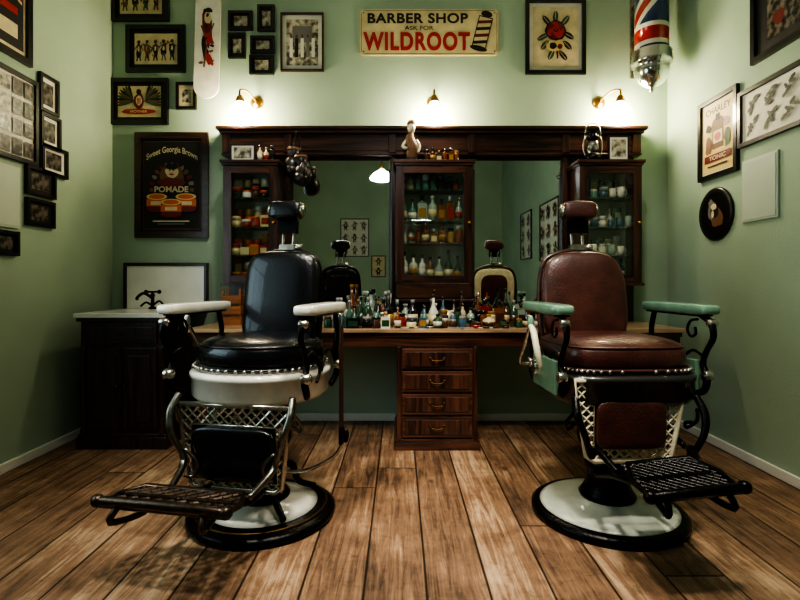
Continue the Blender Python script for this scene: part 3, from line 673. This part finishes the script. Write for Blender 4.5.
for s in(-1,1): b.tube([(s*.055,0,.04),(s*.072,0,.10),(s*.065,0,.17),(s*.035,0,.2)],.005,NICK,cr=5)
b.tube([(-.06,0,.18),(-.05,0,.26),(0,0,.29),(.05,0,.26),(.06,0,.18)],.003,NICK,cr=5)
b.done((1.45,3.76,2.011))
GLV=pbr('glove_leather',(34,24,24),.35,coat=.2,bump=.3,bs=60)
def glove(b,M):
    b.M=M
    b.sup((0,0,-.09),(.07,.06,.085),GLV,nu=20,nv=12); b.sup((0,-.025,-.125),(.062,.05,.05),GLV,nu=20,nv=12)
    b.sup((.05,-.035,-.07),(.026,.028,.055),GLV,nu=14,nv=10)
    b.lathe([(.045,-.045),(.046,.0),(.05,.05),(.046,.055),(.036,.04),(.03,0)],(0,0,0),GLV,n=18)
    b.lathe([(.0515,.028),(.0525,.045)],(0,0,0),BRNI,n=18)
    b.M=Matrix.Identity(4)
b=B('boxing_gloves'); glove(b,T((-.02,.01,.04))@RZ(.5)@RY(.08)); glove(b,T((.045,-.03,-.03))@RZ(-.6)@RY(-.12))
b.tube([(-.02,.01,.08),(-.02,.02,.14),(0,.055,.245),(.03,.02,.12),(.045,-.03,.02)],.0035,CORD,cr=4,n=6)
b.done((-.785,3.775,2.03))
# ---------------------------------------------------------------- barber chairs
def lattice(b,fin,x0,x1,z0,z1,sp,r,mat,mp):
    st=.005
    for sgn in(1,-1):
        c=-3.0
        while c<3:
            run=[]; x=x0
            while x<=x1+st:
                z=sgn*x+c
                if z0<=z<=z1 and fin(x,z): run.append((x,z))
                else:
                    if len(run)>2: b.tube([mp(*run[0]),mp(*run[-1])],r,mat,n=4)
                    run=[]
                x+=st
            if len(run)>2: b.tube([mp(*run[0]),mp(*run[-1])],r,mat,n=4)
            c+=sp
def chair(loc,rot,S):
    E=bpy.data.objects.new('barber_chair',None); sc.collection.objects.link(E); E.location=loc; E.rotation_euler=(0,0,rot); E.empty_display_size=.2
    LE,EN,AR,LT=S['leather'],S['enamel'],S['arm'],S['lattice']
    b=B('base')
    if S['ornate']:
        b.lathe([(0,0),(.33,0),(.342,.012),(.342,.03),(.325,.042),(.28,.052),(.265,.056)],(0,0,0),BLK,n=56)
        b.tube([(.30*math.cos(2*pi*k/56),.30*math.sin(2*pi*k/56),.05) for k in range(56)],.007,BRASSD,closed=True,n=6)
        b.lathe([(.268,.054),(.2,.068),(.13,.086),(.12,.094)],(0,0,0),S['disc'],n=56)
    else:
        b.lathe([(0,0),(.34,0),(.35,.012),(.35,.03),(.333,.042),(.315,.046)],(0,0,0),BLK,n=56)
        b.lathe([(.318,.044),(.29,.052),(.2,.064),(.13,.082),(.12,.09)],(0,0,0),S['disc'],n=56)
    b.lathe([(.125,.085),(.13,.10),(.115,.12),(.10,.15),(.095,.22),(.105,.23),(.105,.26),(.085,.275)],(0,0,0),BLK,n=28)
    b.lathe([(.055,.26),(.055,.45)],(0,0,0),CHR,n=24)
    b.lathe([(.06,.40),(.10,.42),(.11,.46),(.16,.52),(.22,.57),(.22,.585)],(0,0,0),BLK,n=28)
    if S['ornate']:
        for k in range(4):
            a=2*pi*(k+.5)/4; c,s=math.cos(a),math.sin(a)
            b.tube([(c*.09,s*.09,.24),(c*.15,s*.15,.2),(c*.18,s*.18,.12),(c*.27,s*.27,.075)],[.016,.018,.016,.014],BLK,cr=5,n=8)
    b.done(parent=E)
    b=B('seat')
    sq=S['sq']
    b.sup((0,0,.775),(.285,.275,.088),LE,e1=.62,e2=sq,nu=48,nv=18)
    n=56; pw=lambda v,e: math.copysign(abs(v)**e,v)
    def rim(r,t): return (r*pw(math.cos(t),sq),r*.97*pw(math.sin(t),sq))
    b.tube([(*rim(.275,2*pi*i/n),.822) for i in range(n)],.005,LE,closed=True,n=6)
    vs=[];fs=[]; prof=[(.27,.575),(.295,.58),(.31,.60),(.31,.675),(.318,.68),(.318,.70),(.30,.71),(.25,.71)]
    for r,z in prof:
        for i in range(n): q=rim(r,2*pi*i/n); vs.append((q[0],q[1],z))
    for j in range(len(prof)-1):
        for i in range(n): fs.append((j*n+i,j*n+(i+1)%n,(j+1)*n+(i+1)%n,(j+1)*n+i))
    fs.append(tuple(range(n)))
    b.add(vs,fs,EN,True)
    b.tube([(*rim(.292,2*pi*i/n),.728) for i in range(n)],.008,LE,closed=True,n=6)
    for i in range(54):
        q=rim(.30,2*pi*i/54); b.sup((q[0],q[1],.726),(.009,.009,.009),NICK,nu=8,nv=5)
    b.done(parent=E)
    b=B('backrest'); b.M=T((S['bx'],.235,.76))@RX(math.radians(-9))
    hw=S['bw']
    b.sup((0,-.01,.25),(hw,.055,.262),LE,e1=S['e1'],e2=.55,nu=48,nv=26)
    P=[(-hw*.8,.02,-.08),(-hw*.98,.03,.05),(-hw*1.0,.035,.28),(-hw*.86,.03,.46),(-hw*.45,.03,.515),(0,.03,.525),(hw*.45,.03,.515),(hw*.86,.03,.46),(hw*1.0,.035,.28),(hw*.98,.03,.05),(hw*.8,.02,-.08)]
    b.tube(P,.014,S['frame'],cr=5,n=8)
    b.sup((0,.045,.26),(hw*.93,.02,.24),LE if S['ornate'] else CREAM,e1=.5,e2=.5,nu=40,nv=20)
    b.sup((0,.064,.28),(hw*.6,.012,.16),LE,e1=.5,e2=.5,nu=30,nv=14)
    for s in(-1,1):
        b.tube([(s*hw*.85,.02,.0),(s*hw*1.12,-.0,-.04),(s*(hw*1.12+.02),-.03,-.1)],.014,BLK,cr=4)
    b.done(parent=E)
    b=B('headrest'); b.M=T((S['bx'],.235,.76))@RX(math.radians(-9))
    for s in(-1,1): b.tube([(s*.03,.03,.42),(s*.03,.03,.62),(s*.045,.02,.68)],.009,NICK,n=8,cr=3)
    b.box(-.045,.045,.015,.045,.53,.56,NICK)
    b.lathe([(0,-.02),(.018,-.02),(.018,.02),(0,.02)],(.06,.03,.545),NICK,n=10,axis='x')
    b.box(-.055,.055,-.0,.03,.62,.69,BLK)
    b.sup((0,-.015,.74),(.092,.042,.05),LE,e1=.5,e2=.35,nu=32,nv=14)
    for s in(-1,1): b.lathe([(0,-.006),(.036,-.004),(.036,.004),(0,.006)],(s*.092,-.015,.74),NICK,n=16,axis='x')
    b.done(parent=E)
    for s in(-1,1):
        b=B('armrest'); ax=s*.315
        b.sup((ax,-.045,.985),(.046,.255,.024),AR,e1=.35,e2=.3,nu=36,nv=10)
        b.box(ax-.035,ax+.035,-.25,.16,.955,.966,BLK)
        b.tube([(ax,-.22,.96),(ax,-.285,.93),(ax,-.30,.87),(ax,-.26,.81),(ax,-.235,.75),(ax,-.26,.69),(ax,-.235,.63),(ax-s*.03,-.16,.60)],[.013,.015,.013,.012,.013,.016,.015,.013],S['scroll'],cr=5,n=8)
        b.tube([(ax,-.20,.94),(ax,-.15,.93),(ax,-.125,.89),(ax,-.15,.86),(ax,-.185,.875),(ax,-.18,.905)],.007,S['scroll'],cr=4,n=6)
        b.tube([(ax,-.24,.78),(ax,-.17,.80),(ax,-.10,.76),(ax,-.08,.70),(ax,-.12,.66)],.008,S['scroll'],cr=4,n=6)
        b.tube([(ax,.14,.96),(ax,.17,.86),(ax,.14,.76),(ax,.16,.66),(ax-s*.02,.12,.60)],[.013,.013,.015,.015,.013],S['scroll'],cr=5,n=8)
        b.tube([(ax,-.06,.70),(ax,.0,.78),(ax,.08,.78),(ax,.13,.72)],.008,S['scroll'],cr=4,n=6)
        for (y,z,r) in((-.255,.70,.024),(.15,.70,.026),(-.285,.93,.018)):
            b.lathe([(0,-.02),(r,-.016),(r,.016),(r*.6,.024),(0,.026)],(ax+s*.004,y,z),NICK,n=14,axis='x')
        if not S['ornate']:
            b.box(ax-.012,ax+.012,-.20,.10,.61,.76,GRN)
            b.lathe([(0,-.018),(.035,-.014),(.035,.014),(0,.018)],(ax+s*.012,.06,.69),CHR,n=18,axis='x')
        b.done(parent=E,bevel=.003)
    b=B('recline_handle')
    s=-1; ax=-.36
    b.tube([(-.31,.14,.70),(ax-.02,.14,.70),(ax-.02,.06,.80),(ax-.02,-.02,.90)],.009,NICK,cr=4); b.sup((ax-.02,-.03,.915),(.016,.016,.035),S['arm'],nu=12,nv=8)
    if not S['ornate']:
        b.tube([(ax-.02,-.02,.9),(ax-.03,-.1,.88),(ax-.03,-.15,.80),(ax-.01,-.15,.72)],[.012,.015,.015,.010],CREAM,cr=5)
    b.done(parent=E)
    b=B('leg_rest'); b.M=T((S['lx'],-.275,.60+S['lz']))@RX(math.radians(S['lrt']))
    H=S['lh']; wt,wb=S['wt'],S['wb']; hwz=lambda z: wt+(wb-wt)*(-z/H)
    iw,it,ib=S['iw'],S['it'],-H+S['bm']
    b.tube([(-wt,0,0),(wt,0,0),(hwz(-H*.5),0,-H*.5),(wb,0,-H+.02),(wb-.03,0,-H),(-wb+.03,0,-H),(-wb,0,-H+.02),(-hwz(-H*.5),0,-H*.5)],.012,LT,closed=True,n=8)
    b.tube([(-iw,0,it),(iw,0,it),(iw,0,ib),(-iw,0,ib)],.006,LT,closed=True,n=6)
    fin=lambda x,z: (z<0 and z>-H and abs(x)<hwz(z)) and not(abs(x)<iw and ib<z<it)
    lattice(b,fin,-wt,wt,-H,0,.042,.0052,LT,lambda x,z:(x,0,z))
    b.sup((0,-.006,(it+ib)/2),(iw-.004,.026,(it-ib)/2-.004),LE,e1=.35,e2=.35,nu=36,nv=14)
    b.box(-iw,iw,.012,.02,ib,it,BLK)
    b.M=Matrix.Identity(4); fy=S['fy']; fz=S['fz']
    for s in(-1,1):
        b.tube([(s*.262,-.26,.62),(s*.272,-.31,.55),(s*.25,-.335,.47),(s*.215,-.31,.38),(s*.20,-.33,fz+.03),(s*.17,fy+.1,fz-.02)],[.015,.017,.014,.013,.015,.013],S['scroll2'],cr=6,n=8)
        b.tube([(s*.265,-.27,.56),(s*.29,-.23,.50),(s*.27,-.19,.46),(s*.245,-.22,.49),(s*.255,-.25,.5)],.008,S['scroll2'],cr=4,n=6)
        b.tube([(s*.12,-.05,.50),(s*.2,-.16,.44),(s*.215,-.26,.40)],[.02,.015,.012],BLK,cr=4,n=8)
    if S['ornate']:
        for s in(-1,1):
            b.tube([(s*.205,-.31,.40),(s*.15,-.30,.34),(s*.17,-.30,.28),(s*.20,-.32,.29)],.008,S['scroll2'],cr=4,n=6)
    b.done(parent=E)
    b=B('footrest'); fw=S['fw']; b.M=T((S['fx'],fy,fz))@RX(math.radians(S['ft']))@RY(math.radians(S.get('fr',0)))
    FM=S['foot']; dpt=S['dpt']
    out=[(-fw,-dpt),(fw,-dpt),(fw+.01,0),(fw-.03,dpt),(-fw+.03,dpt),(-fw-.01,0)]
    b.tube([(x,y,0) for x,y in out],.012,FM,closed=True,n=8)
    b.tube([(-fw-.01,-dpt,.012),(-fw*.5,-dpt-.012,.02),(fw*.5,-dpt-.012,.02),(fw+.01,-dpt,.012)],.018,FM,cr=4,n=8)
    b.box(-fw+.02,fw-.02,-.012,.012,-.006,.008,FM)
    lattice(b,lambda x,z: abs(x)<fw and abs(z)<dpt,-fw,fw,-dpt,dpt,.05 if S['ornate'] else .03,.006,FM,lambda x,z:(x,z,0))
    if not S['ornate']: b.box(-fw+.01,fw-.01,-dpt+.01,dpt-.02,-.004,.004,BLK)
    for s in(-1,1):
        b.tube([(s*fw*.7,-dpt,-.0),(s*fw*.75,-dpt-.02,-.05),(s*fw*.6,0,-.06),(s*fw*.6,dpt*.7,-.03)],.012,FM,cr=4,n=8)
        b.sup((s*(fw+.012),-dpt,.012),(.024,.024,.024),FM,nu=14,nv=8)
    b.box(-fw*.62,fw*.62,dpt+.01,dpt+.10,-.075,-.06,FM)
    for k in range(7): b.box(-fw*.6+k*fw*.19,-fw*.6+k*fw*.19+.012,dpt+.015,dpt+.095,-.06,-.05,FM)
    b.M=Matrix.Identity(4)
    for s in(-1,1): b.tube([(s*.13+S['fx'],fy+.06,fz-.04),(s*.14,fy+.2,fz-.07),(s*.09,-.1,.22),(s*.06,-.03,.24)],[.013,.013,.015,.02],BLK,cr=5,n=8)
    b.done(parent=E)
    b=B('pump_lever')
    b.tube([(.09,.02,.2),(.2,.06,.2),(.32,.10,.26),(.37,.11,.34)],.009,NICK,cr=5); b.sup((.378,.112,.36),(.016,.016,.035),BLK,nu=12,nv=8)
    b.done(parent=E)
    if S['ornate']:
        b=B('razor_strop'); b.M=T((.375,.05,0))
        b.tube([(-.03,0,.955),(.0,0,.95),(0,0,.90)],.004,NICK,cr=4,n=6); b.box(-.004,.004,-.022,.022,.42,.90,pbr('strop_leather',(60,38,26),.5)); b.box(-.008,.008,-.015,.015,.34,.42,BLK)
        b.done(parent=E)
    return E
left=dict(leather=LBLK,enamel=ENAM,arm=ENAM,lattice=NICK,disc=ENAM,ornate=True,sq=.92,bw=.205,bx=-.025,e1=.42,frame=BLK,scroll=BLK,scroll2=pbr('dark_nickel',(110,106,98),.28,metal=.95,var=.35,vs=40),lrt=3,lh=.36,lz=-.02,lx=0,it=-.085,bm=.035,wt=.25,wb=.215,iw=.195,fy=-.56,fz=.30,fx=-.06,fw=.24,ft=-3,dpt=.10,foot=pbr('cast_footrest',(74,62,52),.32,metal=.85,var=.4,vs=40))
right=dict(leather=LBRN,enamel=pbr('dark_enamel',(44,42,38),.35,coat=.3,var=.2),arm=GRN,lattice=CREAM,disc=pbr('grey_green_enamel',(186,190,174),.28,coat=.4,var=.18,vs=8),ornate=False,sq=.5,bw=.225,bx=0,e1=.62,frame=FRW,scroll=BLK,scroll2=BLK,lrt=2,lh=.345,lz=.09,lx=-.03,it=-.075,bm=.05,wt=.24,wb=.185,iw=.155,fy=-.55,fz=.385,fx=.0,fw=.155,ft=8,fr=-5,dpt=.12,foot=BLK)
chair((-.655,2.385,0),math.radians(-11),left)
chair((.99,2.39,0),math.radians(3),right)
# ---------------------------------------------------------------- lights
def area(name,loc,rot,sx,sy,e,col):
    l=bpy.data.lights.new(name,'AREA'); l.shape='RECTANGLE'; l.size=sx; l.size_y=sy; l.energy=e; l.color=col
    o=bpy.data.objects.new(name,l); o.location=loc; o.rotation_euler=rot; sc.collection.objects.link(o)
area('added_fill_side',(XL-.12,(wy0+wy1)/2,(wz0+wz1)/2),(0,-pi/2,0),wz1-wz0,wy1-wy0,20,(.68,.88,1))  # cool fill lamp added outside the invented left-wall opening
wd=bpy.data.worlds.new('World'); sc.world=wd; wd.use_nodes=True; wd.node_tree.nodes['Background'].inputs[0].default_value=(.7,.87,1,1); wd.node_tree.nodes['Background'].inputs[1].default_value=.8
# ---------------------------------------------------------------- camera
cd=bpy.data.cameras.new('cam'); cd.sensor_width=36; cd.lens=22.5; cd.shift_y=-17/800; cd.clip_start=.05
co=bpy.data.objects.new('camera',cd); co.location=(0,0,1.1); co.rotation_euler=(pi/2,0,0); sc.collection.objects.link(co); sc.camera=co
try:
    sc.view_settings.view_transform='AgX'; sc.view_settings.look='AgX - High Contrast'; sc.view_settings.exposure=.42
except Exception as ex: print(ex)
